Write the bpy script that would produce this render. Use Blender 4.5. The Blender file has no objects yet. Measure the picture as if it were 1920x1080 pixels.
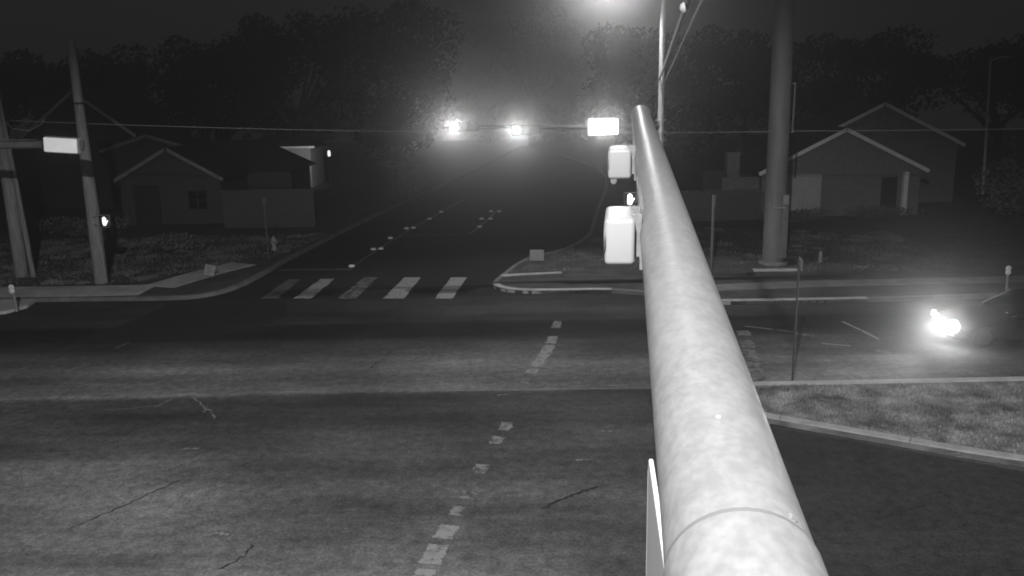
import bpy, bmesh, math, random
from mathutils import Vector, Matrix
R = math.radians
random.seed(7)
sc = bpy.context.scene
col = sc.collection

# ------------------------------------------------------------------ camera
cam_d = bpy.data.cameras.new("camera")
cam_d.sensor_width = 36.0
cam_d.lens = 36.0 * 1570.0 / 1920.0
cam_d.clip_start = 0.05
cam_d.clip_end = 2000
cam = bpy.data.objects.new("camera", cam_d)
col.objects.link(cam)
cam.matrix_world = Matrix.Translation((0, 0, 7.2)) @ Matrix.Rotation(R(90 - 12.5), 4, 'X') @ Matrix.Rotation(R(-1.1), 4, 'Z')
sc.camera = cam

# ------------------------------------------------------------------ night sky, exposure
w = bpy.data.worlds.new("World")
sc.world = w
w.use_nodes = True
bg = w.node_tree.nodes["Background"]
bg.inputs[0].default_value = (0.5, 0.5, 0.5, 1)
bg.inputs[1].default_value = 0.025
sc.view_settings.view_transform = 'Standard'
sc.view_settings.look = 'None'
sc.view_settings.exposure = 0.0
sc.view_settings.gamma = 1.0
sc.view_settings.use_curve_mapping = False
sc.render.engine = 'CYCLES'
cy = sc.cycles
cy.max_bounces = 5
cy.diffuse_bounces = 2
cy.glossy_bounces = 2
cy.transmission_bounces = 3
cy.transparent_max_bounces = 6
cy.volume_bounces = 0
cy.sample_clamp_indirect = 2.0
cy.use_denoising = True
cy.filter_width = 1.8
sc.render.film_transparent = False

HAZE_DENSITY = 0.0050
NEAR_LAMP_W = 25000.0
FAR_LAMP_W = 2800.0

# ------------------------------------------------------------------ materials (all grey: the picture is a monochrome night view)
def nt(name):
    m = bpy.data.materials.new(name)
    m.use_nodes = True
    t = m.node_tree
    return m, t, t.nodes, t.links, t.nodes["Principled BSDF"]

def grey(v):
    return (v, v, v, 1)

def mat(name, v, rough=0.7, var=0.25, scale=4.0, bump=0.0, bscale=40.0, metal=0.0, stretch=(1, 1, 1), spec=0.4):
    m, t, N, L, b = nt(name)
    tc = N.new('ShaderNodeTexCoord')
    mp = N.new('ShaderNodeMapping')
    mp.inputs['Scale'].default_value = stretch
    L.new(tc.outputs['Object'], mp.inputs[0])
    n = N.new('ShaderNodeTexNoise')
    n.inputs['Scale'].default_value = scale
    n.inputs['Detail'].default_value = 6
    n.inputs['Roughness'].default_value = 0.6
    L.new(mp.outputs[0], n.inputs['Vector'])
    cr = N.new('ShaderNodeValToRGB')
    cr.color_ramp.elements[0].position = 0.3
    cr.color_ramp.elements[1].position = 0.7
    cr.color_ramp.elements[0].color = grey(v * (1 - var))
    cr.color_ramp.elements[1].color = grey(v * (1 + var))
    L.new(n.outputs['Fac'], cr.inputs[0])
    L.new(cr.outputs[0], b.inputs['Base Color'])
    b.inputs['Roughness'].default_value = rough
    b.inputs['Metallic'].default_value = metal
    b.inputs['Specular IOR Level'].default_value = spec
    if bump:
        n2 = N.new('ShaderNodeTexNoise')
        n2.inputs['Scale'].default_value = bscale
        n2.inputs['Detail'].default_value = 4
        L.new(mp.outputs[0], n2.inputs['Vector'])
        bp = N.new('ShaderNodeBump')
        bp.inputs['Strength'].default_value = bump
        bp.inputs['Distance'].default_value = 0.02
        L.new(n2.outputs['Fac'], bp.inputs['Height'])
        L.new(bp.outputs[0], b.inputs['Normal'])
    return m

def emit(name, strength, v=1.0):
    m, t, N, L, b = nt(name)
    b.inputs['Base Color'].default_value = grey(0.6)
    b.inputs['Emission Color'].default_value = grey(v)
    b.inputs['Emission Strength'].default_value = strength
    # faint unevenness of the lamp cover
    tc = N.new('ShaderNodeTexCoord')
    n = N.new('ShaderNodeTexNoise')
    n.inputs['Scale'].default_value = 3
    L.new(tc.outputs['Object'], n.inputs['Vector'])
    mr = N.new('ShaderNodeMapRange')
    mr.inputs['To Min'].default_value = strength * 0.8
    mr.inputs['To Max'].default_value = strength * 1.2
    L.new(n.outputs['Fac'], mr.inputs['Value'])
    L.new(mr.outputs[0], b.inputs['Emission Strength'])
    m.cycles.emission_sampling = 'NONE'          # the lamp objects carry the light they throw
    return m

def asphalt(name, base, bands=None, amount=0.58):
    """weathered asphalt: fine aggregate, stretched wear, stains, and paving strips with uneven light painted into their tones (bands across y)"""
    m, t, N, L, b = nt(name)
    tc = N.new('ShaderNodeTexCoord')
    def noise(scale, detail, st=(1, 1, 1), rough=0.6, rot=0.0):
        mp = N.new('ShaderNodeMapping')
        mp.inputs['Scale'].default_value = st
        mp.inputs['Rotation'].default_value = (0, 0, rot)
        L.new(tc.outputs['Object'], mp.inputs[0])
        n = N.new('ShaderNodeTexNoise')
        n.inputs['Scale'].default_value = scale
        n.inputs['Detail'].default_value = detail
        n.inputs['Roughness'].default_value = rough
        L.new(mp.outputs[0], n.inputs['Vector'])
        return n
    def rng(src, lo, hi, a=0.3, c=0.7):
        r = N.new('ShaderNodeMapRange')
        r.inputs['From Min'].default_value = a
        r.inputs['From Max'].default_value = c
        r.inputs['To Min'].default_value = lo
        r.inputs['To Max'].default_value = hi
        L.new(src, r.inputs['Value'])
        return r.outputs[0]
    def mul(a, c):
        x = N.new('ShaderNodeMath'); x.operation = 'MULTIPLY'
        L.new(a, x.inputs[0])
        if hasattr(c, 'links'): L.new(c, x.inputs[1])
        else: x.inputs[1].default_value = c
        return x.outputs[0]
    big = noise(0.16, 5)
    wear = noise(0.5, 5, (0.25, 1.6, 1), rot=R(14))
    fine = noise(18, 4)
    v = rng(big.outputs['Fac'], 1 - amount, 1 + amount)
    v = mul(v, rng(wear.outputs['Fac'], 1 - amount * 0.8, 1 + amount * 0.8))
    v = mul(v, rng(fine.outputs['Fac'], 0.72, 1.28))
    grit = noise(4.5, 5)
    v = mul(v, rng(grit.outputs['Fac'], 0.66, 1.34))
    spots = noise(1.1, 3, (0.6, 1.0, 1))
    v = mul(v, rng(spots.outputs['Fac'], 1.0, 1.7, 0.68, 0.78))
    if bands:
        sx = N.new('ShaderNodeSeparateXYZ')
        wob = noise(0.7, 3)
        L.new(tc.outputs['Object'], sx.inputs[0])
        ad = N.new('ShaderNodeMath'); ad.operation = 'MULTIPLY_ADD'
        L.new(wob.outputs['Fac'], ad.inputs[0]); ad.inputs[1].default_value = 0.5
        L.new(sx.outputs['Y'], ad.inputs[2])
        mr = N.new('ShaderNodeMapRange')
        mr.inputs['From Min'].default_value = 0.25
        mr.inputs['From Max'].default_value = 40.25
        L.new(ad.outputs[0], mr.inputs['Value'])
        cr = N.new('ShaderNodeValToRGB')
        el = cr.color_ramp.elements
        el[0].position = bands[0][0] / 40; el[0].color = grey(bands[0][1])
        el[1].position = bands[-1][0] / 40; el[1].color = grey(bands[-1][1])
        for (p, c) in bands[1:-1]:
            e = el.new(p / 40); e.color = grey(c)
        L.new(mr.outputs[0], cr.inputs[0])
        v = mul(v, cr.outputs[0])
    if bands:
        # stronger light on the near left of the crossing painted as a paler tone, with a ragged edge
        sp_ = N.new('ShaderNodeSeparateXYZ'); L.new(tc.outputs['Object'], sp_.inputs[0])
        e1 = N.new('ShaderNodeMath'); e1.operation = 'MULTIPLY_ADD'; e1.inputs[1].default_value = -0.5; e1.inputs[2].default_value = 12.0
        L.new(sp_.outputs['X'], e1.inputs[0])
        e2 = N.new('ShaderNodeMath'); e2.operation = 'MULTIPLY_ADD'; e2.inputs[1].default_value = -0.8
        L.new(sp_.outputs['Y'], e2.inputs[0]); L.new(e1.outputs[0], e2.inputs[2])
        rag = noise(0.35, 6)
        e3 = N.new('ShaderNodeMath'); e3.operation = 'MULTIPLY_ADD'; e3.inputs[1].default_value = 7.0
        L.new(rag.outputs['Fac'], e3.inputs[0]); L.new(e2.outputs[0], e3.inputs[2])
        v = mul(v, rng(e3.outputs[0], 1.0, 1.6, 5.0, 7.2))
    v = mul(v, base)
    L.new(v, b.inputs['Base Color'])
    b.inputs['Roughness'].default_value = 0.82
    b.inputs['Specular IOR Level'].default_value = 0.3
    bp = N.new('ShaderNodeBump')
    bp.inputs['Strength'].default_value = 0.5
    bp.inputs['Distance'].default_value = 0.012
    f2 = noise(30, 3)
    L.new(f2.outputs['Fac'], bp.inputs['Height'])
    L.new(bp.outputs[0], b.inputs['Normal'])
    return m

def worn_paint(name, paint, under, cover, scale=2.5, st=(1, 1, 1)):
    m, t, N, L, b = nt(name)
    tc = N.new('ShaderNodeTexCoord')
    mp = N.new('ShaderNodeMapping'); mp.inputs['Scale'].default_value = st
    L.new(tc.outputs['Object'], mp.inputs[0])
    n = N.new('ShaderNodeTexNoise'); n.inputs['Scale'].default_value = scale; n.inputs['Detail'].default_value = 8; n.inputs['Roughness'].default_value = 0.65
    L.new(mp.outputs[0], n.inputs['Vector'])
    cr = N.new('ShaderNodeValToRGB')
    cr.color_ramp.elements[0].position = max(0.0, 0.62 - cover * 0.35)
    cr.color_ramp.elements[1].position = max(0.05, 0.72 - cover * 0.25)
    cr.color_ramp.elements[0].color = grey(under)
    cr.color_ramp.elements[1].color = grey(paint)
    L.new(n.outputs['Fac'], cr.inputs[0])
    n2 = N.new('ShaderNodeTexNoise'); n2.inputs['Scale'].default_value = 30
    L.new(tc.outputs['Object'], n2.inputs['Vector'])
    mx = N.new('ShaderNodeMix'); mx.data_type = 'RGBA'; mx.blend_type = 'MULTIPLY'
    mx.inputs['Factor'].default_value = 0.5
    L.new(cr.outputs[0], mx.inputs['A']); L.new(n2.outputs['Fac'], mx.inputs['B'])
    L.new(mx.outputs['Result'], b.inputs['Base Color'])
    b.inputs['Roughness'].default_value = 0.6
    return m

# paving strips and painted light levels of the wide road, listed as (metres across the road, tone)
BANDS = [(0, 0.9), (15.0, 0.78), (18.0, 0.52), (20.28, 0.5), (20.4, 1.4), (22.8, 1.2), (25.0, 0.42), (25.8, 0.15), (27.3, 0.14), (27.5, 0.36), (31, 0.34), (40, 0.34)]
M = {}
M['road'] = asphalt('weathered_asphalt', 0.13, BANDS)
M['street'] = asphalt('newer_asphalt', 0.026, amount=0.2)
M['soil'] = mat('bare_soil', 0.05, 0.95, 0.4, 0.6, 0.5, 12)
M['lawn'] = mat('lawn_turf', 0.075, 0.95, 0.45, 0.9, 0.8, 25)
M['grass'] = mat('grass_blade', 0.2, 0.8, 0.55, 0.8)
M['turf'] = mat('median_turf', 0.24, 0.95, 0.7, 1.3, 0.8, 25)
M['grass_med'] = mat('median_grass_blade', 0.32, 0.8, 0.75, 1.3)
M['concrete'] = mat('curb_concrete', 0.5, 0.85, 0.22, 3.0, 0.3, 40)
M['walk'] = mat('sidewalk_concrete', 0.58, 0.9, 0.25, 1.2, 0.3, 30)
M['paint'] = worn_paint('worn_white_paint', 0.55, 0.085, 1.0, 4.0)
M['paint_worn'] = worn_paint('badly_worn_white_paint', 0.34, 0.08, 0.6, 4.0)
M['paint_dash'] = worn_paint('worn_dash_paint', 0.40, 0.10, 0.85, 5.0)
M['paint_line'] = worn_paint('patchy_line_paint', 0.5, 0.10, 0.75, 1.5, (1, 1, 1))
M['paint_faint'] = worn_paint('faint_line_paint', 0.2, 0.045, 0.85, 2.0)
M['crack'] = mat('crack_dark', 0.03, 0.95, 0.3, 8)  # dark tone of the crack strips
M['scuff'] = mat('pale_scuff', 0.26, 0.8, 0.4, 6)
M['road_dim'] = asphalt('dimmed_asphalt', 0.045, amount=0.22)  # darker tone stands in for weaker light on the near right
M['button'] = mat('ceramic_button', 0.95, 0.25, 0.05, 10, spec=0.6)
M['button_dark'] = mat('button_hollow', 0.03, 0.5, 0.2, 10)
M['wood_pole'] = mat('utility_pole_wood', 0.28, 0.85, 0.4, 3.0, 0.6, 14, stretch=(6, 6, 0.5))
M['steel_dark'] = mat('weathered_steel', 0.16, 0.6, 0.2, 2.0, 0.1, 10, 0.0, (3, 3, 0.4))
M['steel_pole'] = mat('dull_steel_pole', 0.2, 0.6, 0.2, 2.0, 0.1, 10, 0.0, (3, 3, 0.4))
M['steel_dim'] = mat('dark_rusty_steel', 0.06, 0.7, 0.3, 6)
M['galv_far'] = mat('galvanised_steel_pole', 0.6, 0.35, 0.12, 6, 0.05, 20, 0.35)
M['rubber'] = mat('black_cable', 0.10, 0.5, 0.1, 5)
M['cable_pale'] = mat('pale_cable_sheath', 0.3, 0.5, 0.2, 5)
M['head'] = mat('signal_housing_paint', 0.27, 0.4, 0.04, 2, 0.02, 20)
M['head_dark'] = mat('black_signal_housing', 0.02, 0.5, 0.2, 4)
M['lens_off'] = mat('unlit_lens', 0.05, 0.65, 0.2, 6, spec=0.6)
M['plate'] = mat('sign_sheet_metal', 0.3, 0.5, 0.1, 2)
M['plate_rim'] = mat('sign_edge', 0.5, 0.45, 0.08, 4)
M['sign_pale'] = mat('pale_sign_board', 0.32, 0.6, 0.12, 4)
M['sign_ink'] = mat('sign_print', 0.10, 0.7, 0.2, 5)
M['hydrant'] = mat('hydrant_paint', 0.35, 0.5, 0.25, 6)
M['brick_dark'] = mat('dark_house_brick', 0.075, 0.9, 0.3, 5, 0.4, 15)
M['brick'] = mat('house_brick', 0.19, 0.9, 0.25, 5, 0.4, 15)
M['brick_pale'] = mat('house_siding', 0.17, 0.9, 0.2, 3, 0.3, 15)
M['trim'] = mat('painted_trim', 0.9, 0.6, 0.1, 3)
M['trim_dull'] = mat('dull_painted_trim', 0.3, 0.7, 0.2, 3)
M['roof'] = mat('shingle_roof', 0.035, 0.95, 0.3, 3, 0.5, 8)
M['door'] = mat('garage_door_paint', 0.5, 0.6, 0.1, 2)
M['door_dark'] = mat('dark_door', 0.03, 0.6, 0.2, 2)
M['glass'] = mat('dark_glass', 0.015, 0.06, 0.1, 1, spec=0.5)
M['fence'] = mat('fence_board', 0.10, 0.9, 0.35, 2.0, 0.4, 12, stretch=(6, 6, 1))
M['bark'] = mat('tree_bark', 0.06, 0.95, 0.3, 4, 0.6, 10)
M['leaf'] = mat('tree_leaf', 0.016, 0.75, 0.4, 0.6)
M['leaf_mid'] = mat('shrub_leaf', 0.14, 0.75, 0.4, 1.0)
M['leaf_lit_tone'] = mat('painted_lit_leaf', 0.55, 0.5, 0.2, 2.0)  # bright base colour stands in for lamplight on these leaves
M['car'] = mat('dark_car_paint', 0.010, 0.24, 0.1, 2, spec=0.7)
M['chrome'] = mat('chrome_trim', 0.75, 0.12, 0.05, 4, metal=1.0)
M['tyre'] = mat('tyre_rubber', 0.015, 0.85, 0.2, 20)
M['rim'] = mat('alloy_rim', 0.1, 0.3, 0.1, 5, metal=0.9)
M['wall_lit'] = mat('pale_siding', 0.42, 0.8, 0.1, 2)
M['E_sign'] = emit('lit_sign_face', 4.0)
M['E_sign_dim'] = emit('dim_lit_sign_face', 0.42)
M['E_lens'] = emit('lit_signal_lens', 14.0)
M['E_lamp'] = emit('lit_street_lamp', 40.0)
M['E_head'] = emit('lit_headlight', 60.0)
M['E_ped'] = emit('lit_walk_symbol', 1.6)
M['E_ped_hot'] = emit('bright_walk_symbol', 4.0)
M['E_small'] = emit('distant_lamp', 1.4)
M['E_faint'] = emit('faint_lamp', 0.35)
M['reflector'] = mat('white_reflector', 0.9, 0.25, 0.05, 8)

# near mast arm: mottled zinc spangle
def zinc():
    m, t, N, L, b = nt('spangled_galvanised_steel')
    tc = N.new('ShaderNodeTexCoord')
    def noise(s, st, d=5):
        mp = N.new('ShaderNodeMapping'); mp.inputs['Scale'].default_value = st
        L.new(tc.outputs['Object'], mp.inputs[0])
        n = N.new('ShaderNodeTexNoise'); n.inputs['Scale'].default_value = s; n.inputs['Detail'].default_value = d
        L.new(mp.outputs[0], n.inputs['Vector']); return n.outputs['Fac']
    a = noise(14, (1, 0.7, 1)); c = noise(38, (1, 0.8, 1), 4)
    mx = N.new('ShaderNodeMath'); mx.operation = 'ADD'
    L.new(a, mx.inputs[0]); L.new(c, mx.inputs[1])
    cr = N.new('ShaderNodeValToRGB')
    e = cr.color_ramp.elements
    e[0].position = 0.40; e[0].color = grey(0.148)
    e[1].position = 0.62; e[1].color = grey(0.192)
    h = N.new('ShaderNodeMath'); h.operation = 'MULTIPLY'; h.inputs[1].default_value = 0.5
    L.new(mx.outputs[0], h.inputs[0]); L.new(h.outputs[0], cr.inputs[0])
    L.new(cr.outputs[0], b.inputs['Base Color'])
    b.inputs['Metallic'].default_value = 0.15
    b.inputs['Roughness'].default_value = 0.45
    bp = N.new('ShaderNodeBump'); bp.inputs['Strength'].default_value = 0.12; bp.inputs['Distance'].default_value = 0.01
    L.new(c, bp.inputs['Height']); L.new(bp.outputs[0], b.inputs['Normal'])
    return m
M['zinc'] = zinc()

# ------------------------------------------------------------------ mesh helpers
class MB:
    def __init__(s):
        s.v = []; s.f = []; s.sm = []
    def add(s, vs, fs, smooth=False):
        o = len(s.v)
        s.v += [tuple(p) for p in vs]
        s.f += [tuple(i + o for i in f) for f in fs]
        s.sm += [smooth] * len(fs)
        return s
    def box(s, c, d, rz=0.0, rx=0.0, ry=0.0, bev=0.0):
        m = Matrix.Translation(c) @ Matrix.Rotation(rz, 4, 'Z') @ Matrix.Rotation(ry, 4, 'Y') @ Matrix.Rotation(rx, 4, 'X')
        hx, hy, hz = d[0] / 2, d[1] / 2, d[2] / 2
        if bev <= 0:
            vs = [m @ Vector((sx * hx, sy * hy, sz * hz)) for sz in (-1, 1) for (sx, sy) in ((-1, -1), (1, -1), (1, 1), (-1, 1))]
            return s.add(vs, [(3, 2, 1, 0), (4, 5, 6, 7), (0, 1, 5, 4), (1, 2, 6, 5), (2, 3, 7, 6), (3, 0, 4, 7)])
        b = bev
        rings = []
        for (z, ins) in ((-hz, b), (-hz + b, 0), (hz - b, 0), (hz, b)):
            ring = []
            for (sx, sy) in ((-1, -1), (1, -1), (1, 1), (-1, 1)):
                x, y = sx * (hx - ins), sy * (hy - ins)
                k = b if ins == 0 else b * 0.4
                if sx * sy > 0: ring += [(x, y - sy * k, z), (x - sx * k, y, z)]
                else: ring += [(x - sx * k, y, z), (x, y - sy * k, z)]
            rings.append([m @ Vector(p) for p in ring])
        vs = [p for r in rings for p in r]
        n = 8
        fs = [tuple(reversed(range(n))), tuple(range(3 * n, 4 * n))]
        for k in range(3):
            for i in range(n):
                j = (i + 1) % n
                fs.append((k * n + i, k * n + j, (k + 1) * n + j, (k + 1) * n + i))
        return s.add(vs, fs)
    def rbox(s, c, d, r, seg=4):
        bm = bmesh.new()
        bmesh.ops.create_cube(bm, size=1.0)
        for v in bm.verts: v.co = Vector((v.co.x * d[0], v.co.y * d[1], v.co.z * d[2]))
        bmesh.ops.bevel(bm, geom=list(bm.edges), offset=r, segments=seg, profile=0.5, affect='EDGES')
        bm.verts.index_update()
        vs = [v.co + Vector(c) for v in bm.verts]
        fs = [tuple(v.index for v in f.verts) for f in bm.faces]
        bm.free()
        return s.add(vs, fs, True)
    def tube(s, pts, rad, n=12, caps=True, smooth=True):
        pts = [Vector(p) for p in pts]
        if not hasattr(rad, '__len__'): rad = [rad] * len(pts)
        vs = []; fs = []
        t0 = (pts[1] - pts[0]).normalized()
        up = Vector((0, 0, 1)) if abs(t0.z) < 0.9 else Vector((1, 0, 0))
        for i, p in enumerate(pts):
            a = pts[max(i - 1, 0)]; c = pts[min(i + 1, len(pts) - 1)]
            t = (c - a).normalized()
            x = up.cross(t)
            if x.length < 1e-6: x = Vector((1, 0, 0))
            x.normalize(); y = t.cross(x); up = y if abs(t.dot(Vector((0, 0, 1)))) > 0.9 else Vector((0, 0, 1))
            for k in range(n):
                an = 2 * math.pi * k / n
                vs.append(p + x * math.cos(an) * rad[i] + y * math.sin(an) * rad[i])
        for i in range(len(pts) - 1):
            for k in range(n):
                j = (k + 1) % n
                fs.append((i * n + k, i * n + j, (i + 1) * n + j, (i + 1) * n + k))
        s.add(vs, fs, smooth)
        if caps:
            s.add(vs[:n], [tuple(reversed(range(n)))])
            s.add(vs[-n:], [tuple(range(n))])
        return s
    def prism(s, poly, z0, z1):
        n = len(poly)
        a = sum(poly[i][0] * poly[(i + 1) % n][1] - poly[(i + 1) % n][0] * poly[i][1] for i in range(n))
        if a < 0: poly = poly[::-1]
        vs = [(x, y, z0) for x, y in poly] + [(x, y, z1) for x, y in poly]
        fs = [tuple(reversed(range(n))), tuple(range(n, 2 * n))] + [(i, (i + 1) % n, n + (i + 1) % n, n + i) for i in range(n)]
        return s.add(vs, fs)
    def sheet(s, poly, z):
        n = len(poly)
        a = sum(poly[i][0] * poly[(i + 1) % n][1] - poly[(i + 1) % n][0] * poly[i][1] for i in range(n))
        if a < 0: poly = poly[::-1]
        return s.add([(x, y, z) for x, y in poly], [tuple(range(n))])
    def ribbon(s, pts, widths, z, z1=None):
        """flat strip along a 2-D line; with z1 a raised kerb-like strip"""
        L, Rr = [], []
        for i, p in enumerate(pts):
            a = Vector(pts[max(i - 1, 0)]); c = Vector(pts[min(i + 1, len(pts) - 1)])
            t = (c - a).normalized(); nn = Vector((-t.y, t.x))
            wd = widths[i] if hasattr(widths, '__len__') else widths
            L.append(Vector(p) + nn * wd / 2); Rr.append(Vector(p) - nn * wd / 2)
        n = len(pts)
        if z1 is None:
            vs = [(q.x, q.y, z) for q in Rr] + [(q.x, q.y, z) for q in L]
            return s.add(vs, [(i, i + 1, n + i + 1, n + i) for i in range(n - 1)])
        vs = [(q.x, q.y, z) for q in Rr] + [(q.x, q.y, z) for q in L] + [(q.x, q.y, z1) for q in Rr] + [(q.x, q.y, z1) for q in L]
        fs = []
        for i in range(n - 1):
            fs += [(2 * n + i, 2 * n + i + 1, 3 * n + i + 1, 3 * n + i), (i, i + 1, 2 * n + i + 1, 2 * n + i), (n + i + 1, n + i, 3 * n + i, 3 * n + i + 1)]
        fs += [(0, 2 * n, 3 * n, n), (n - 1, 2 * n - 1, 4 * n - 1, 3 * n - 1)]
        return s.add(vs, fs)
    def lathe(s, prof, c=(0, 0, 0), n=16, smooth=True, axis='Z'):
        vs = []
        for (r, z) in prof:
            for k in range(n):
                a = 2 * math.pi * k / n
                p = (r * math.cos(a), r * math.sin(a), z)
                if axis == 'Y': p = (p[0], p[2], p[1])
                if axis == 'X': p = (p[2], p[0], p[1])
                vs.append((p[0] + c[0], p[1] + c[1], p[2] + c[2]))
        fs = []
        for i in range(len(prof) - 1):
            for k in range(n):
                j = (k + 1) % n
                fs.append((i * n + k, i * n + j, (i + 1) * n + j, (i + 1) * n + k))
        s.add(vs, fs, smooth)
        s.add(vs[:n], [tuple(reversed(range(n)))])
        s.add(vs[-n:], [tuple(range(n))])
        return s
    def build(s, name, m, parent=None, loc=(0, 0, 0), rz=0.0):
        me = bpy.data.meshes.new(name)
        me.from_pydata(s.v, [], s.f)
        me.polygons.foreach_set('use_smooth', s.sm)
        me.materials.append(M[m] if isinstance(m, str) else m)
        me.update()
        o = bpy.data.objects.new(name, me)
        col.objects.link(o)
        o.location = loc
        o.rotation_euler.z = rz
        if parent: o.parent = parent
        return o

def tag(o, label=None, cat=None, group=None, kind=None):
    if label: o['label'] = label
    if cat: o['category'] = cat
    if group: o['group'] = group
    if kind: o['kind'] = kind
    return o

def thing(name, label, cat, loc=(0, 0, 0), rz=0.0, group=None):
    o = bpy.data.objects.new(name, None)
    col.objects.link(o)
    o.location = loc
    o.rotation_euler.z = rz
    o.empty_display_size = 0.2
    return tag(o, label, cat, group)

def lamp_spot(name, parent, loc, aim, power, angle, size=0.1, blend=0.3):
    d = bpy.data.lights.new(name, 'SPOT')
    d.energy = power
    d.spot_size = R(angle)
    d.spot_blend = blend
    d.shadow_soft_size = size
    d.color = (1, 1, 1)
    o = bpy.data.objects.new(name, d)
    col.objects.link(o)
    o.location = loc
    o.rotation_euler = Vector(aim).to_track_quat('-Z', 'Y').to_euler()
    if parent: o.parent = parent
    return o

def smooth_line(pts, k=5):
    """Catmull-Rom through 2-D points"""
    out = []
    P = [Vector(p) for p in pts]
    for i in range(len(P) - 1):
        p0 = P[max(i - 1, 0)]; p1 = P[i]; p2 = P[i + 1]; p3 = P[min(i + 2, len(P) - 1)]
        for j in range(k):
            t = j / k
            out.append(0.5 * (2 * p1 + (p2 - p0) * t + (2 * p0 - 5 * p1 + 4 * p2 - p3) * t * t + (3 * p1 - p0 - 3 * p2 + p3) * t ** 3))
    out.append(P[-1])
    return [tuple(p) for p in out]

def inside(poly, x, y):
    c = False
    n = len(poly)
    for i in range(n):
        x1, y1 = poly[i]; x2, y2 = poly[(i + 1) % n]
        if (y1 > y) != (y2 > y) and x < (x2 - x1) * (y - y1) / (y2 - y1) + x1: c = not c
    return c

# ------------------------------------------------------------------ ground, roads, verges
g = MB().sheet([(-130, -40), (130, -40), (130, 170), (-130, 170)], -0.05).build('ground', 'soil')
tag(g, kind='structure')

FAR_L = 31.45                                          # far kerb line left of the side street
left_edge = smooth_line([(-40, 31.6), (-19, 31.6), (-13.6, 31.45), (-11.9, 31.9), (-11.1, 33.6), (-10.75, 37.1), (-10.5, 40.5), (-8.6, 56.7), (-4, 90), (2, 140)], 4)
left_edge = [(-120, 31.7)] + left_edge
right_edge = smooth_line([(2.6, 140), (9.5, 92), (5.2, 52), (3.3, 42.2), (0.75, 38.3), (-0.35, 34.8), (-0.75, 32.6), (0.1, 31.55), (1.6, 31.3), (3.8, 31.2), (5.4, 30.4), (6.9, 29.2), (8.4, 29.0), (12.7, 29.0), (20, 29.3), (40, 29.6)], 4) + [(120, 30)]
road_poly = [(-120, -30), (120, -30), (120, 31.1), (-120, 31.1)]
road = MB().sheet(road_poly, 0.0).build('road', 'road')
tag(road, kind='structure')
street = MB().sheet([(-13.5, 31.1), (8, 31.1), (14, 145), (-6, 145)], 0.0).build('side_street', 'street')
tag(street, kind='structure')
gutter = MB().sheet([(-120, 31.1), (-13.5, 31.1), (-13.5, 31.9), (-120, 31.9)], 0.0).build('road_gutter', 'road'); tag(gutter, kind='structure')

lv = left_edge + [(-120, 140)]
rv = right_edge + [(120, 140)]
verge_l = MB().prism(lv, -0.05, 0.125).build('verge', 'lawn'); tag(verge_l, kind='structure')
verge_r = MB().prism(rv, -0.05, 0.125).build('verge', 'lawn'); tag(verge_r, kind='structure')
def offset(line, d):
    out = []
    for i, p in enumerate(line):
        a = Vector(line[max(i - 1, 0)]); c = Vector(line[min(i + 1, len(line) - 1)])
        t = (c - a).normalized()
        out.append((p[0] - t.y * d, p[1] + t.x * d))
    return out
# kerbs: cast in lengths with joints
def kerb(line, parent, i0, i1, inset=0.09, mt='concrete', wd=0.2, top=0.15):
    ln = offset(line[i0:i1], inset)
    return MB().ribbon(ln, wd, -0.04, top).build('curb', mt, parent)
nl = len(left_edge)
M['concrete_dirty'] = mat('dirty_curb_concrete', 0.2, 0.9, 0.3, 1.5, 0.3, 30)
kerb(left_edge, verge_l, 0, 9, mt='concrete_dirty'); kerb(left_edge, verge_l, 8, nl, mt='concrete_dirty')
iA = min(range(len(right_edge)), key=lambda i: abs(right_edge[i][0] + 0.75) + abs(right_edge[i][1] - 32.6))
iB = min(range(len(right_edge)), key=lambda i: abs(right_edge[i][0] - 3.8) + abs(right_edge[i][1] - 31.2))
iC = min(range(len(right_edge)), key=lambda i: abs(right_edge[i][0] - 6.9) + abs(right_edge[i][1] - 29.2))
iD = min(range(len(right_edge)), key=lambda i: abs(right_edge[i][0] - 12.7) + abs(right_edge[i][1] - 29.0))
kerb(right_edge, verge_r, 0, iA + 1, mt='concrete_dirty')
kerb(right_edge, verge_r, iA, iB + 1, 0.14, wd=0.28)
kerb(right_edge, verge_r, iB, iC + 1, mt='concrete_dirty')
kerb(right_edge, verge_r, iC, iD + 1, 0.14, wd=0.28)
kerb(right_edge, verge_r, iD, len(right_edge), mt='concrete_dirty')

# sidewalks: slabs with open joints (children of the verge)
def slabs(line, w0, parent, z=0.137, n_from=0, length=1.8, mt='walk'):
    acc = []
    for i in range(len(line) - 1):
        a = Vector(line[i]); c = Vector(line[i + 1])
        n = max(1, int((c - a).length / length))
        for k in range(n):
            acc.append(a.lerp(c, k / n))
    acc.append(Vector(line[-1]))
    for i in range(len(acc) - 1):
        a, c = acc[i], acc[i + 1]
        t = (c - a).normalized()
        a2 = a + t * 0.012; c2 = c - t * 0.012
        nn = Vector((-t.y, t.x)) * w0 / 2
        MB().prism([tuple(a2 - nn), tuple(c2 - nn), tuple(c2 + nn), tuple(a2 + nn)], 0.05, z).build('paving_slab', mt, parent)
slabs([(-42, 33.2), (-24, 33.1), (-17.2, 32.85), (-14.6, 32.9)], 1.9, verge_l)
slabs([(-14.4, 33.4), (-13.4, 36.3), (-12.4, 38.2)], 1.5, verge_l, z=0.141)
slabs([(-0.1, 34.3), (2.1, 34.5), (5.2, 34.2)], 1.3, verge_r, mt='lawn')
slabs([(7.6, 31.25), (11.4, 31.6), (18, 31.7), (42, 32)], 1.1, verge_r, mt='concrete_dirty')
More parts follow.
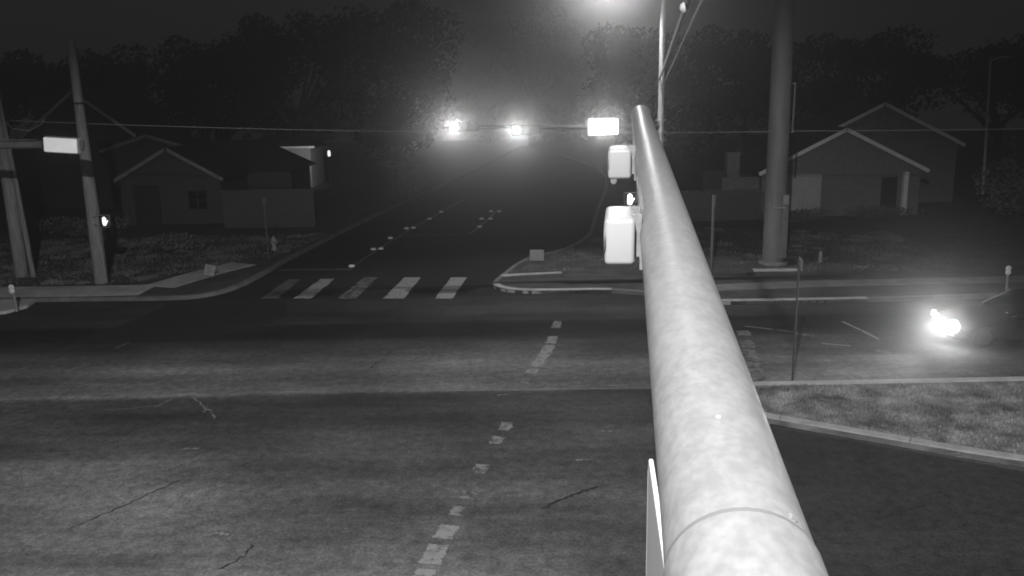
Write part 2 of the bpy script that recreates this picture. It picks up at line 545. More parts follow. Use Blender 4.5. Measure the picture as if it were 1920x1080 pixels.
rk = MB().ribbon([(-0.45, 34.15), (0.4, 34.32), (2.1, 34.55)], [0.14, 0.12, 0.08], 0.12, 0.2).build('ramp_curb', 'walk', verge_r)
ap = MB().prism([(-40, 29.2), (-19.1, 29.45), (-18.5, 29.75), (-18.2, 30.6), (-18.45, 31.62), (-40, 31.75)], -0.02, 0.11).build('concrete_apron', 'walk'); tag(ap, kind='structure')
MB().ribbon([(-40, 29.14), (-19.0, 29.4)], 0.16, -0.02, 0.13).build('curb', 'concrete_dirty', ap)

# median on the right
med_near = smooth_line([(5.0, 18.25), (5.6, 17.9), (7.8, 16.55), (10.0, 15.3), (13.5, 13.9), (19, 12.9), (40, 12.4)], 5)
med_far = [(40, 20.2), (5.3, 20.2)]
med_nose = [(4.75, 19.9), (4.55, 19.2), (4.68, 18.6)]
med_poly = med_near + med_far + med_nose
median = MB().prism(med_poly, -0.04, 0.12).build('median', 'turf'); tag(median, kind='structure')
for a, c in ((0, 6), (6, 11), (11, 16), (16, 21), (21, len(med_near) - 1)):
    seg = offset(med_near[a:c + 1], 0.13)
    if len(seg) > 1:
        p, q = Vector(seg[0]), Vector(seg[-1])
        seg[0] = tuple(p + (Vector(seg[1]) - p).normalized() * 0.012)
        seg[-1] = tuple(q - (q - Vector(seg[-2])).normalized() * 0.012)
        MB().ribbon(seg, 0.26, -0.03, 0.15).build('curb', 'concrete', median)
MB().ribbon([(40, 20.1), (5.3, 20.1)], 0.2, -0.03, 0.17).build('curb', 'walk', median)
MB().ribbon(smooth_line([(5.35, 20.1), (4.85, 19.85), (4.66, 19.2), (4.8, 18.6), (5.05, 18.35)], 3), 0.2, -0.03, 0.149).build('curb', 'concrete', median)

MB().sheet([(2.4, -20), (40, -20), (40, 12.2), (19, 12.75), (13.4, 13.75), (9.9, 15.1), (5.5, 17.7), (4.6, 18.3), (4.3, 19.2), (4.0, 20.2), (3.3, 20.25)], 0.003).build('dimmed_patch', 'road_dim', road)  # sheet that dims the near-right road, weak light put into its colour
MB().sheet([(-12.9, 31.0), (-8.6, 31.0), (-8.0, 28.6), (-8.6, 26.6), (-11.2, 25.6), (-14.2, 25.4), (-13.4, 27.8)], 0.0035).build('dark_wedge', 'street', road)  # dark wedge laid on the road left of the crosswalk
# markings on the road (parts of the road surface)
def line_mark(name, pts, wd, m, parent, z=0.004):
    return MB().ribbon(pts, wd, z).build(name, m, parent)
ln_pts = [(1.55, 27.4), (1.2, 24.9), (0.95, 23.6), (0.55, 22.1), (0.28, 21.0), (0.0, 19.4), (-0.2, 17.9), (-0.44, 17.0), (-0.72, 15.6), (-0.9, 14.6), (-1.02, 14.0), (-1.28, 12.9), (-1.45, 11.9), (-1.9, 9.5)]
def dashes(pieces, m, wd):
    for (a, c) in pieces:
        # worn thermoplastic pieces along the crossing line
        def at(y):
            for i in range(len(ln_pts) - 1):
                (x1, y1), (x2, y2) = ln_pts[i], ln_pts[i + 1]
                if y2 <= y <= y1: return x1 + (x2 - x1) * (y - y1) / (y2 - y1)
        n = 14
        P = [(at(a + (c - a) * i / n), a + (c - a) * i / n) for i in range(n + 1)]
        W = [wd * random.uniform(0.72, 1.12) for _ in P]
        MB().ribbon(P, W, 0.004).build('line_dash', m, road)
dashes([(25.35, 24.55), (24.4, 22.3), (22.1, 21.75), (13.4, 12.95), (12.75, 12.15), (12.0, 11.2), (11.1, 10.3)], 'paint_dash', 0.36)
dashes([(27.2, 26.3), (21.2, 20.9), (18.2, 17.7), (17.35, 16.95), (15.9, 15.5), (14.75, 14.4), (14.1, 13.75)], 'paint_worn', 0.3)
for a, c in ((25.6, 25.0), (24.5, 23.7), (23.55, 22.6), (22.5, 21.4), (21.3, 20.4)):
    x = lambda y: 6.34 + (y - 20.5) * 0.19
    MB().ribbon([(x(a) - 0.05, a), (x((a + c) / 2), (a + c) / 2), (x(c), c)], [0.34, 0.42, 0.36], 0.004).build('line_dash', 'paint_worn', road)
# stop bar and turning guide lines before the waiting car
line_mark('stop_bar', [(10.78, 26.45), (10.95, 25.3), (11.06, 24.35)], 0.1, 'paint', road)
line_mark('stop_bar', [(10.45, 23.4), (10.75, 22.9)], 0.25, 'paint_worn', road)
line_mark('guide_line', smooth_line([(7.5, 26.1), (8.2, 25.7), (9.0, 25.15), (9.4, 24.85)], 4), 0.09, 'paint_worn', road)
line_mark('guide_line', [(8.75, 25.1), (9.4, 24.8)], 0.26, 'paint_worn', road, 0.008)
line_mark('guide_line', [(9.2, 24.0), (9.95, 23.7)], 0.12, 'paint', road)
# paving joint with pale residue, running along the road
line_mark('paving_joint', [(-1.6, 20.42), (0.2, 20.4), (3.2, 20.36), (4.4, 20.35)], [0.03, 0.07, 0.05, 0.04], 'scuff', road)
line_mark('paving_joint', [(-11.6, 20.7), (-10.2, 20.72), (-8.2, 20.86)], [0.03, 0.06, 0.02], 'scuff', road)
def crack(pts, wd, m='crack', par=None):
    P = smooth_line(pts, 9)
    P = [(x + random.uniform(-.035, .035), y + random.uniform(-.035, .035)) for x, y in P]
    W = [0.5 * wd * (0.35 + 0.9 * random.random()) for _ in P]; W[0] = W[-1] = wd * 0.15
    MB().ribbon(P, W, 0.008).build('pavement_crack' if m == 'crack' else 'pale_scuff', m, par or road)
crack([(-7.9, 13.5), (-7.26, 14.45), (-6.95, 14.95), (-6.6, 15.5)], 0.07)
crack([(-4.06, 22.13), (-3.92, 22.85), (-3.71, 23.56), (-3.65, 24.26)], 0.07)
crack([(0.45, 13.95), (0.91, 14.32), (1.28, 14.59), (1.61, 14.8)], 0.13)
crack([(-6.12, 15.79), (-5.49, 16.2), (-5.3, 16.6)], 0.05)
crack([(6.2, 13.3), (6.95, 13.66), (7.46, 13.84)], 0.07)
crack([(-4.8, 12.1), (-4.5, 12.5), (-4.45, 12.9)], 0.08)
crack([(3.6, 12.2), (3.9, 11.6), (4.4, 11.1)], 0.05)
crack([(-8.9, 19.6), (-8.44, 20.45), (-7.6, 19.51), (-7.09, 18.77)], 0.09, 'scuff')
crack([(-7.5, 20.1), (-6.9, 20.5), (-6.2, 20.88), (-5.63, 21.41)], 0.05, 'scuff')
crack([(-7.62, 19.55), (-7.5, 19.2)], 0.14, 'scuff')
crack([(-12.8, 22.5), (-12.3, 23.4)], 0.14, 'scuff')
crack([(-12.3, 24.8), (-12.15, 25.6)], 0.10, 'scuff')
crack([(-10.1, 19.5), (-9.3, 19.6), (-8.9, 19.75)], 0.07, 'scuff')
for (x, y, a) in ((-7.05, 16.95, .2), (-8.8, 15.6, .22), (-11.0, 15.0, .2), (-5.2, 13.2, .2), (1.4, 16.0, .15), (2.0, 17.5, .15), (-0.3, 20.0, .12)):
    crack([(x - a, y), (x, y + .05), (x + a, y + .02)], 0.16, 'scuff')

# side street markings
stripes = [[(-2.93, 30.87), (-2.26, 30.82), (-1.91, 34.73), (-2.57, 34.8)], [(-4.92, 31.04), (-4.12, 30.97), (-3.85, 34.92), (-4.59, 34.99)],
           [(-6.65, 31.18), (-5.95, 31.12), (-5.74, 35.1), (-6.34, 35.15)], [(-8.4, 31.33), (-7.73, 31.27), (-7.53, 34.93), (-8.13, 34.99)],
           [(-9.66, 31.44), (-9.03, 31.38), (-9.04, 34.96), (-9.55, 35.01)]]
for i, s_ in enumerate(stripes):
    a, b_, c, d_ = [Vector(p) for p in s_]
    m_ = MB(); n = 6
    P0 = []; P1 = []
    for k in range(n + 1):
        t = k / n
        l = a.lerp(d_, t); r_ = b_.lerp(c, t)
        P0.append((l.x + random.uniform(-.03, .03), l.y)); P1.append((r_.x + random.uniform(-.03, .03), r_.y))
    m_.add([(x, y, 0.005) for x, y in P1] + [(x, y, 0.005) for x, y in P0], [(k, k + 1, n + 2 + k, n + 1 + k) for k in range(n)])
    m_.build('crosswalk_stripe', ['paint', 'paint', 'paint_worn', 'paint', 'paint_faint'][i], street)
line_mark('stop_line', [(-10.55, 37.1), (-8.9, 37.1), (-7.15, 37.0)], 0.34, 'paint_faint', street, 0.005)
line_mark('centre_line', [(-7.25, 37.9), (-6.65, 43.5), (-5.9, 49.3), (-4.7, 57.0), (-3.6, 64)], 0.16, 'paint_faint', street, 0.005)
line_mark('centre_line', [(-6.3, 46.4), (-5.4, 46.65), (-3.1, 46.5), (-2.3, 46.9), (-1.95, 48.8), (-0.95, 56.6)], 0.16, 'paint_faint', street, 0.009)
btn = None
for (x, y) in ((-4.72, 56.67), (-5.2, 53.28), (-6.19, 49.24), (-5.8, 49.41), (-6.65, 45.71), (-6.67, 42.27), (-7.03, 42.15), (-7.32, 37.64), (-1.31, 56.44), (-0.77, 56.36), (-1.84, 52.81), (-1.27, 52.73), (-1.86, 49.32)):
    if btn is None:
        btn = MB().lathe([(0.15, 0.0), (0.145, 0.06), (0.11, 0.085), (0.06, 0.06), (0.055, 0.03)], n=14).build('pavement_marker', 'button', street)
        btn_c = MB().lathe([(0.05, 0.012), (0.052, 0.034)], n=10).build('hollow', 'button_dark', btn)
        btn.location = (x, y, 0.0)
    else:
        b2 = btn.copy(); col.objects.link(b2); b2.location = (x, y, 0.0); b2.parent = street
        c2 = btn_c.copy(); col.objects.link(c2); c2.parent = b2

# grass that nobody could count
def blades(name, poly, n, h, z, m, label, skip=None):
    xs = [p[0] for p in poly]; ys = [p[1] for p in poly]
    x0, x1, y0, y1 = min(xs), max(xs), min(ys), max(ys)
    mb = MB(); k = 0
    rnd = random.Random(len(poly) + n)
    cl = [(rnd.uniform(x0, x1), rnd.uniform(y0, y1), rnd.uniform(.3, 1.3)) for _ in range(int((x1 - x0) * (y1 - y0) / 2.2) + 4)]
    tries = 0
    while k < n and tries < n * 6:
        tries += 1
        if rnd.random() < 0.7:
            c = rnd.choice(cl); x = rnd.gauss(c[0], c[2] * .4); y = rnd.gauss(c[1], c[2] * .4)
        else:
            x = rnd.uniform(x0, x1); y = rnd.uniform(y0, y1)
        if not inside(poly, x, y) or (skip and skip(x, y)): continue
        k += 1
        a = rnd.uniform(0, 6.283); hh = h * rnd.uniform(.4, 1.3); wd = 0.013 * rnd.uniform(.7, 1.6)
        dx, dy = math.cos(a) * wd, math.sin(a) * wd
        lx, ly = rnd.uniform(-.8, .8) * hh, rnd.uniform(-.8, .8) * hh
        mb.add([(x - dx, y - dy, z), (x + dx, y + dy, z), (x + lx, y + ly, z + hh)], [(0, 1, 2)])
    o = mb.build(name, m)
    return tag(o, label, 'grass', kind='stuff')
mp_in = [(x, y) for x, y in offset(med_near[:20], 0.30)] + [(19, 19.95), (5.4, 19.95), (5.0, 19.3), (5.1, 18.6)]
blades('median_grass', mp_in, 42000, 0.06, 0.118, 'grass_med', 'patchy mown grass covering the raised median')
blades('lawn_grass', [(-0.2, 34.9), (4, 35.2), (20, 33), (20, 44), (6.5, 48), (4.2, 43), (1.3, 38.5)], 14000, 0.08, 0.124, 'grass', 'rough grass on the corner lawn by the big pole')
blades('verge_grass', [(-30, 34.3), (-15.6, 34.1), (-13.2, 38.4), (-11.4, 39.5), (-10.2, 47), (-30, 47)], 22000, 0.11, 0.124, 'grass', 'rough unmown grass on the left corner verge')

# ------------------------------------------------------------------ near mast arm with its pole, signal heads, plate, street lamp
A0 = Vector((0.53, 1.87, 6.16)); A1 = Vector((1.49, 9.34, 6.84))
ad = (A1 - A0).normalized(); slope_len = (A1 - A0).length
def arm_at(t): return A0 + (A1 - A0) * t
def arm_r(t): return (0.346 + (0.264 - 0.346) * t) / 2
base = arm_at(-0.68)
np_root = thing('mast_arm_pole', 'galvanised steel mast arm running away from the camera over the road', 'signal pole', (base.x, base.y, 0))
def loc(p): return Vector(p) - Vector((base.x, base.y, 0))
ts = [-0.66, -0.4, -0.1, -0.024]
MB().tube([loc(arm_at(t)) for t in ts], [arm_r(t) + 0.004 for t in ts], 40).build('arm_sleeve', 'zinc', np_root)
ts = [-0.03 + i * (1.25 + 0.03) / 24 for i in range(25)]
MB().tube([loc(arm_at(t)) for t in ts], [arm_r(t) for t in ts], 40).build('arm', 'zinc', np_root)
MB().tube([loc(arm_at(-0.0235)), loc(arm_at(-0.0215))], arm_r(0) + 0.0025, 40).build('shade_strap', 'rubber', np_root)  # strap coloured dark to stand in for the shadow gap at the sleeve
MB().lathe([(0.006, 0.0), (0.0055, 0.003), (0.002, 0.004)], tuple(loc(arm_at(0.036)) + Vector((-0.012, 0, arm_r(0.036) + 0.0005))), 12).build('bolt', 'reflector', np_root)
bc = loc(arm_at(-0.022)) + Vector((0.105, 0, 0.142))
MB().box(bc, (0.014, 0.02, 0.008), ry=R(35)).build('strap_buckle', 'zinc', np_root)
MB().tube([loc(arm_at(1.25)), loc(arm_at(1.254))], arm_r(1.25) + 0.006, 24).build('arm_cap', 'zinc', np_root)
MB().lathe([(0.30, 0.1), (0.29, 0.14), (0.22, 6.0), (0.15, 14.3), (0.15, 14.35)], (0, 0, 0), 24).build('pole', 'galv_far', np_root)
MB().box((0, 0, 0.06), (0.7, 0.7, 0.1), bev=0.01).build('base_plate', 'steel_dark', np_root)
MB().tube([(0, 0, 14.0), (-0.4, 0.3, 14.35), (-1.1, 0.8, 14.5)], [0.06, 0.05, 0.04], 10).build('lamp_arm', 'galv_far', np_root)
lh = MB()
lh.lathe([(0.05, -0.45), (0.14, -0.38), (0.17, -0.1), (0.16, 0.2), (0.06, 0.38)], (-1.4, 1.0, 14.52), 14, axis='X')
nl_h = lh.build('lamp_head', 'steel_dark', np_root)
MB().lathe([(0.12, -0.02), (0.13, 0.0)], (-1.4, 1.0, 14.31), 14).build('lens', 'E_lamp', nl_h)
lamp_spot('street_lamp_light', np_root, (-1.4, 1.0, 14.25), (0.02, 0.6, -1), NEAR_LAMP_W, 114, 0.12, 0.25)

def arm_signal(t0, h, depth, label):
    """deep box signal head with a row of three lenses, clamped to the left side of the arm, facing left"""
    p = arm_at(t0); yaw = math.atan2(-ad.x, ad.y)
    root = thing('traffic_signal', label, 'traffic signal', (p.x, p.y, p.z), yaw)
    r = arm_r(t0)
    L = 0.62
    cx = -r - 0.03 - depth / 2
    pitch = math.asin(ad.z)
    MB().rbox((cx, L / 2, -0.025), (depth, L, h), 0.028).build('housing', 'head', root)
    for k in range(3):
        y = L * (k + 0.5) / 3
        MB().lathe([(h * 0.40, 0.0), (h * 0.40, 0.012)], (cx - depth / 2 - 0.004, y, -0.025), 20, axis='X').build('lens', 'lens_off', root)
    for yy in (0.12, L - 0.12):
        MB().box((-r - 0.02, yy, 0), (0.06, 0.06, h * 0.9)).build('bracket', 'zinc', root)
    MB().box((-r + 0.012, -0.01, -h * 0.52), (0.03, 0.10, 0.06)).build('clamp_end', 'zinc', root)
    return root
arm_signal(0.385, 0.275, 0.175, 'pale signal head box on the mast arm, nearest the camera')
arm_signal(0.750, 0.265, 0.205, 'smaller pale signal head box near the far end of the mast arm')

pl = thing('street_name_plate', 'flat sign plate seen edge-on against the near end of the mast arm', 'sign', (0.445, 2.58, 6.05), math.atan2(0.075, 0.66))
# face towards the left; runs back towards the camera
def rr(Lx, Hz, rad, n=5):
    pts = []
    for (cx, cz, a0) in ((-rad, -rad, 0), (-Lx + rad, -rad, 90), (-Lx + rad, -Hz + rad, 180), (-rad, -Hz + rad, 270)):
        for i in range(n + 1):
            a = R(a0 + 90 * i / n)
            pts.append((cx + rad * math.cos(a), cz + rad * math.sin(a)))
    return pts
def plate_mesh(Lx, Hz, th, rad):
    pts = rr(Lx, Hz, rad); n = len(pts)
    mb = MB()
    vs = [(-th / 2, u, z) for u, z in pts] + [(th / 2, u, z) for u, z in pts]
    mb.add(vs, [tuple(range(n)), tuple(reversed(range(n, 2 * n)))] + [((i + 1) % n, i, n + i, n + (i + 1) % n) for i in range(n)])
    return mb
pl.rotation_euler.z = -math.atan2(0.07, 0.67)
plate_mesh(1.9, 0.46, 0.010, 0.05).build('sign_panel', 'plate', pl)
rim = MB()
rp = [(0.002, u, z) for u, z in rr(1.9, 0.46, 0.05)]
rim.tube(rp + [rp[0]], 0.0085, 6, caps=False)
rim.build('sign_rim', 'plate_rim', pl)
for u in (-0.5, -1.4):
    MB().box((0.05, u, -0.06), (0.10, 0.05, 0.08)).build('bracket', 'zinc', pl)

# ------------------------------------------------------------------ far corner: signal pole with lamp, mast arm, lit sign, signals
PX, PY = 5.86, 32.9
fp = thing('signal_pole', 'slim bright steel signal pole rising behind the tip of the mast arm', 'signal pole', (PX, PY, 0.12))
MB().lathe([(0.17, 0.0), (0.165, 0.2), (0.12, 5.6), (0.105, 8.0), (0.095, 11.8), (0.09, 12.1)], n=20).build('pole', 'galv_far', fp)
MB().box((0, 0, 0.03), (0.5, 0.5, 0.06), bev=0.01).build('base_plate', 'steel_dark', fp)
MB().tube([(0, 0, 6.05), (-4, 0.0, 6.12), (-8.4, 0.0, 6.2)], [0.10, 0.075, 0.05], 14).build('mast_arm', 'head_dark', fp)
for z in (5.55, 5.85, 6.3):
    cl = MB()
    cl.lathe([(0.145, z - 0.04), (0.15, z), (0.145, z + 0.04)], n=16)
    cl.box((-0.17, -0.02, z), (0.06, 0.12, 0.05)); cl.box((0.17, -0.02, z), (0.06, 0.12, 0.05))
    cl.build('arm_clamp', 'galv_far', fp)
MB().tube([(0, 0, 11.6), (-0.8, 0, 12.0), (-1.75, 0, 11.97)], [0.05, 0.045, 0.04], 10).build('lamp_arm', 'galv_far', fp)
hd = MB().lathe([(0.05, -0.4), (0.15, -0.3), (0.17, 0), (0.14, 0.25), (0.05, 0.36)], (-2.05, 0, 11.91), 14, axis='X').build('lamp_head', 'steel_dark', fp)
MB().lathe([(0.10, -0.05), (0.15, -0.03), (0.15, 0.0)], (-2.05, 0, 11.75), 14).build('lens', 'E_lamp', hd)
lamp_spot('street_lamp_light', fp, (-2.05, 0, 11.66), (-0.08, -0.5, -1), FAR_LAMP_W, 128, 0.14, 0.35)

ls = thing('lit_street_sign', 'glaring white internally lit sign box hung on the far mast arm', 'sign', (3.62, 32.75, 6.22))
MB().box((0, 0.06, 0), (1.24, 0.14, 0.68), bev=0.03).build('sign_case', 'head_dark', ls)
MB().rbox((0, -0.03, 0), (1.14, 0.10, 0.6), 0.045).build('sign_face', 'E_sign', ls)
for hx in (-0.4, 0.4): MB().box((hx, 0.06, 0.36), (0.06, 0.08, 0.1)).build('hanger', 'galv_far', ls)
lamp_spot('sign_glow_light', ls, (0, -0.12, 0), (-0.2, -1, -0.05), 260, 150, 0.25, 0.6)

def far_signal(x, z, label, power):
    s_ = thing('traffic_signal', label, 'traffic signal', (x, PY - 0.22, z))
    MB().box((0.38, 0.0, 0), (1.12, 0.2, 0.38), bev=0.03).build('housing', 'head_dark', s_)
    for k in range(3):
        xx = 0.36 * k
        lit = (k == 0)
        MB().lathe([(0.15, 0.0), (0.14, -0.02)], (xx, -0.103, 0), 20, axis='Y').build('lens', 'E_lens' if lit else 'lens_off', s_)
        v_ = MB(); n = 12; vs = []
        for yy in (-0.1, -0.3):
            for i in range(n + 1):
                a_ = R(-20 + 220 * i / n)
                vs.append((xx + 0.168 * math.cos(a_), yy, 0.168 * math.sin(a_)))
        v_.add(vs, [(i, i + 1, n + 2 + i, n + 1 + i) for i in range(n)], True)
        v_.build('visor', 'head_dark', s_)
    MB().tube([(0.38, 0.14, 0), (0.38, 0.14, 0.1), (0.38, 0.2, 0.12)], 0.03, 8).build('bracket', 'steel_dark', s_)
    lamp_spot('signal_light', s_, (0, -0.5, 0), (-0.02 * x, -1, 0.05), power, 96, 0.13, 0.6)
far_signal(0.28, 6.15, 'right one of two glowing signal heads over the side street', 310)
far_signal(-2.1, 6.34, 'left one of two glowing signal heads over the side street', 310)

def hand_symbol(m, parent, loc_, k=1.0):
    mb = MB()
    x, y, z = loc_
    mb.box((x, y, z - 0.05 * k), (0.13 * k, 0.012, 0.12 * k), bev=0.004)
    for i, (dx, h) in enumerate(((-0.048, 0.10), (-0.016, 0.13), (0.016, 0.125), (0.048, 0.09))):
        mb.box((x + dx * k, y, z + (0.01 + h / 2) * k), (0.026 * k, 0.012, h * k))
    mb.box((x + 0.088 * k, y, z - 0.02 * k), (0.028 * k, 0.012, 0.10 * k), ry=R(28))
    mb.box((x, y, z - 0.125 * k), (0.09 * k, 0.012, 0.04 * k))
    return mb.build('hand_symbol', m, parent)

def ped_signal(loc_, label, m, k=1.0, rz=0.0, side=-1):
    r_ = thing('pedestrian_signal', label, 'pedestrian signal', loc_, rz)
    MB().box((0, 0.06, 0), (0.46, 0.16, 0.5), bev=0.02).build('housing', 'head_dark', r_)
    hood = MB()
    hood.box((0, -0.10, 0.255), (0.48, 0.2, 0.018)); hood.box((-0.235, -0.08, 0.03), (0.016, 0.16, 0.42)); hood.box((0.235, -0.08, 0.03), (0.016, 0.16, 0.42))
    hood.build('hood', 'head', r_)
    MB().box((0, -0.06, -0.245), (0.46, 0.1, 0.014)).build('lower_rim', 'head', r_)
    hand_symbol(m, r_, (0, -0.032, 0), k)
    for bz in (0.16, -0.16): MB().box((side * 0.36, 0.06, bz), (0.3, 0.05, 0.05)).build('bracket', 'steel_dark', r_)
    return r_
ped_signal((-16.58, 34.05, 2.78), 'pedestrian signal with lit hand on the left utility pole', 'E_ped', 1.25)
p2 = ped_signal((4.68, 32.75, 3.42), 'pedestrian signal with glaring hand below the far signal head box', 'E_ped_hot', 1.5, side=1)
MB().box((0.82, 0.06, 0.16), (0.7, 0.05, 0.05)).build('bracket', 'steel_dark', p2)

# left mast arm coming in from the left with a dim lit sign at its tip
la = thing('signal_pole', 'dull steel mast arm reaching in from the left edge', 'signal pole', (-27.5, 30.3, 0.1))
MB().lathe([(0.22, 0), (0.2, 0.3), (0.15, 6.6)], n=16).build('pole', 'steel_dark', la)
MB().tube([(0, 0, 6.0), (5, -0.1, 6.0), (10.9, -0.15, 5.95)], [0.2, 0.17, 0.13], 16).build('mast_arm', 'steel_dark', la)
MB().tube([(1, -0.3, 6.32), (6, -0.36, 6.2), (10.9, -0.38, 6.13)], 0.012, 6).build('conduit', 'cable_pale', la)
lg = thing('lit_street_sign', 'softly lit white sign box at the tip of the left mast arm', 'sign', (-15.78, 29.95, 6.02), R(-4))
MB().box((0.03, 0.08, 0), (1.32, 0.16, 0.58), ry=R(4), bev=0.04).build('sign_case', 'sign_pale', lg)
MB().box((-0.02, -0.02, 0), (1.2, 0.06, 0.5), ry=R(4), bev=0.02).build('sign_face', 'E_sign_dim', lg)
MB().box((0.72, 0.06, -0.02), (0.12, 0.16, 0.36), ry=R(4), bev=0.03).build('end_cap', 'steel_dark', lg)

# ------------------------------------------------------------------ utility poles, cables
def wood_pole(loc_, h, r0, r1, label, extras=True):
    r_ = thing('utility_pole', label, 'utility pole', loc_)
    MB().tube([(0, 0, 0), (0.01, 0, h * .3), (-0.01, 0.01, h * .7), (0, 0, h)], [r0, r0 * .9 + r1 * .1, r0 * .3 + r1 * .7, r1], 18).build('shaft', 'wood_pole', r_)
    return r_
ua = wood_pole((-17.2, 34.4, 0.12), 9.8, 0.27, 0.15, 'wooden utility pole carrying the left pedestrian signal')
MB().tube([(0.25, -0.12, 0.1), (0.23, -0.12, 1.6)], 0.06, 8).build('conduit_cover', 'cable_pale', ua)
MB().lathe([(0.2, 7.32), (0.21, 7.36), (0.2, 7.40)], n=16).build('metal_band', 'head_dark', ua)
ub = wood_pole((-21.5, 36.1, 0.12), 11.0, 0.27, 0.2, 'thick wooden utility pole at the left edge of the view')
MB().box((0.05, -0.26, 0.95), (0.18, 0.04, 0.34)).build('number_plate', 'sign_pale', ub)
uc = thing('guy_pole', 'thin leaning steel pole close beside the leftmost thick wooden pole', 'pole', (-20.95, 36.0, 0.12))
MB().tube([(0, 0, 0), (-0.15, 0, 4), (-0.42, 0, 8.6)], [0.11, 0.09, 0.07], 12).build('shaft', 'wood_pole', uc)
MB().tube([(-0.25, -0.1, 6.75), (0.1, -0.1, 6.4), (0.8, -0.1, 6.3), (1.3, -0.1, 6.55), (1.5, -0.1, 6.78)], 0.02, 6).build('cable_loop', 'cable_pale', uc)

bp_ = thing('transmission_pole', 'massive dull steel transmission pole in front of the right house', 'utility pole', (11.4, 35.85, 0.12))
MB().tube([(0, 0, 0), (-0.03, 0, 6), (-0.06, 0, 13.5)], [0.46, 0.44, 0.38], 28).build('shaft', 'steel_pole', bp_)
MB().lathe([(0.62, -0.1), (0.6, 0.1), (0.5, 0.12)], n=28).build('footing', 'concrete_dirty', bp_)
MB().box((0.30, -0.40, 1.45), (0.26, 0.12, 2.3), bev=0.02).build('riser_cover', 'brick_pale', bp_)
MB().box((0.30, -0.41, 2.82), (0.24, 0.14, 0.42), bev=0.02).build('riser_box', 'sign_pale', bp_)
MB().box((0.02, -0.46, 2.5), (0.5, 0.03, 0.04)).build('riser_strap', 'galv_far', bp_)
MB().tube([(0.49, -0.15, 5.6), (0.52, -0.15, 7.6)], 0.045, 8).build('conduit', 'steel_dark', bp_)
MB().box((0.47, -0.15, 7.62), (0.16, 0.06, 0.05)).build('conduit_bracket', 'cable_pale', bp_)
fslab = MB().prism([(10.1, 34.15), (11.95, 34.1), (12.0, 34.55), (10.15, 34.6)], 0.05, 0.16).build('paving_slab', 'walk', verge_r)

def cable(a, b, sag, r, m, label, name='overhead_cable'):
    a = Vector(a); b = Vector(b)
    pts = []
    for i in range(25):
        t = i / 24
        p = a.lerp(b, t); p.z -= sag * 4 * t * (1 - t); pts.append(p - a)
    o = MB().tube(pts, r, 6).build(name, m, loc=a)
    return tag(o, label, 'cable')
cable((-20.9, 35.9, 6.85), (11.0, 35.6, 5.8), 0.22, 0.016, 'cable_pale', 'long overhead cable strung across the view to the massive pole')
cable((11.8, 35.8, 5.8), (60, 36.5, 6.6), 0.4, 0.016, 'cable_pale', 'overhead cable leaving the massive pole towards the right')
# cables overhead between the two signal poles
def span(p_near, p_far, r, m, label):
    a = Vector(p_near); b = Vector(p_far)
    d = (b - a) / (b.y - a.y)
    start = a + d * (-2.95 - a.y)
    o = MB().tube([start - start, a - start, b - start], r, 10).build('overhead_cable', m, loc=start)
    return tag(o, label, 'cable')
c1 = span((1.73, 8.39, 8.10), (5.77, PY - 0.05, 7.95), [0.036, 0.036, 0.036], 'rubber', 'thick slanting overhead cable meeting the slim signal pole')
MB().lathe([(0.01, -0.05), (0.038, -0.03), (0.045, 0), (0.038, 0.03), (0.01, 0.05)], tuple(Vector((1.69, 8.36, 8.05)) - c1.location), 12).build('insulator', 'sign_pale', c1)
span((1.72, 8.33, 7.82), (5.9, PY - 0.12, 7.76), [0.010, 0.010, 0.010], 'cable_pale', 'thin slanting overhead wire just right of the thick slanting cable')

# ------------------------------------------------------------------ posts, small signs, hydrant, delineators
def sign_post(loc_, h, label, w_sign=0.6, h_sign=0.75, rz=R(90), m='galv_far', r=0.03):
    r_ = thing('sign_post', label, 'sign', loc_, rz)
    MB().tube([(0, 0, 0), (0, 0, h)], r, 8).build('post', m, r_)
    plate_ = MB()
    plate_.box((0, -r - 0.012, h - h_sign / 2 + 0.04), (w_sign, 0.008, h_sign), bev=0.003)
    plate_.build('sign_panel', 'sign_pale', r_)
    return r_
sign_post((7.12, 20.36, 0.12), 3.15, 'thin sign post standing on the grassy median', 0.45, 0.3, R(82), 'steel_dim', 0.026)
sign_post((8.15, 33.5, 0.12), 3.3, 'pale sign post with edge-on sign left of the massive pole', 0.5, 0.5, R(72), 'steel_dark', 0.062)
sign_post((-11.6, 39.4, 0.12), 2.9, 'very thin dim sign post by the fire hydrant', 0.4, 0.3, R(85), 'steel_dark', 0.022)

y1 = thing('yard_sign', 'small blank pale square sign stuck in the corner lawn', 'yard sign', (1.15, 37.25, 0.12), R(-6))
MB().box((0, 0, 0.32), (0.64, 0.012, 0.5)).build('sign_panel', 'sign_pale', y1)
for x in (-0.2, 0.2): MB().tube([(x, 0.012, 0), (x, 0.012, 0.45)], 0.006, 6).build('stake', 'galv_far', y1)
y2 = thing('yard_sign', 'small tilted printed sign by the left sidewalk', 'yard sign', (-12.95, 35.05, 0.13), R(12))
y2.rotation_euler = (R(-4), R(14), R(12))
MB().box((0, 0, 0.33), (0.42, 0.012, 0.46)).build('sign_panel', 'hydrant', y2)
for i, (z, wd, dx) in enumerate(((0.48, 0.32, 0), (0.41, 0.22, -.03), (0.35, 0.30, 0.01), (0.28, 0.26, 0.02), (0.21, 0.18, -.05))):
    MB().box((dx, -0.008, z), (wd, 0.004, 0.022)).build('print_line', 'sign_ink', y2)
for x in (-0.14, 0.14): MB().tube([(x, 0.012, 0), (x, 0.012, 0.5)], 0.006, 6).build('stake', 'galv_far', y2)

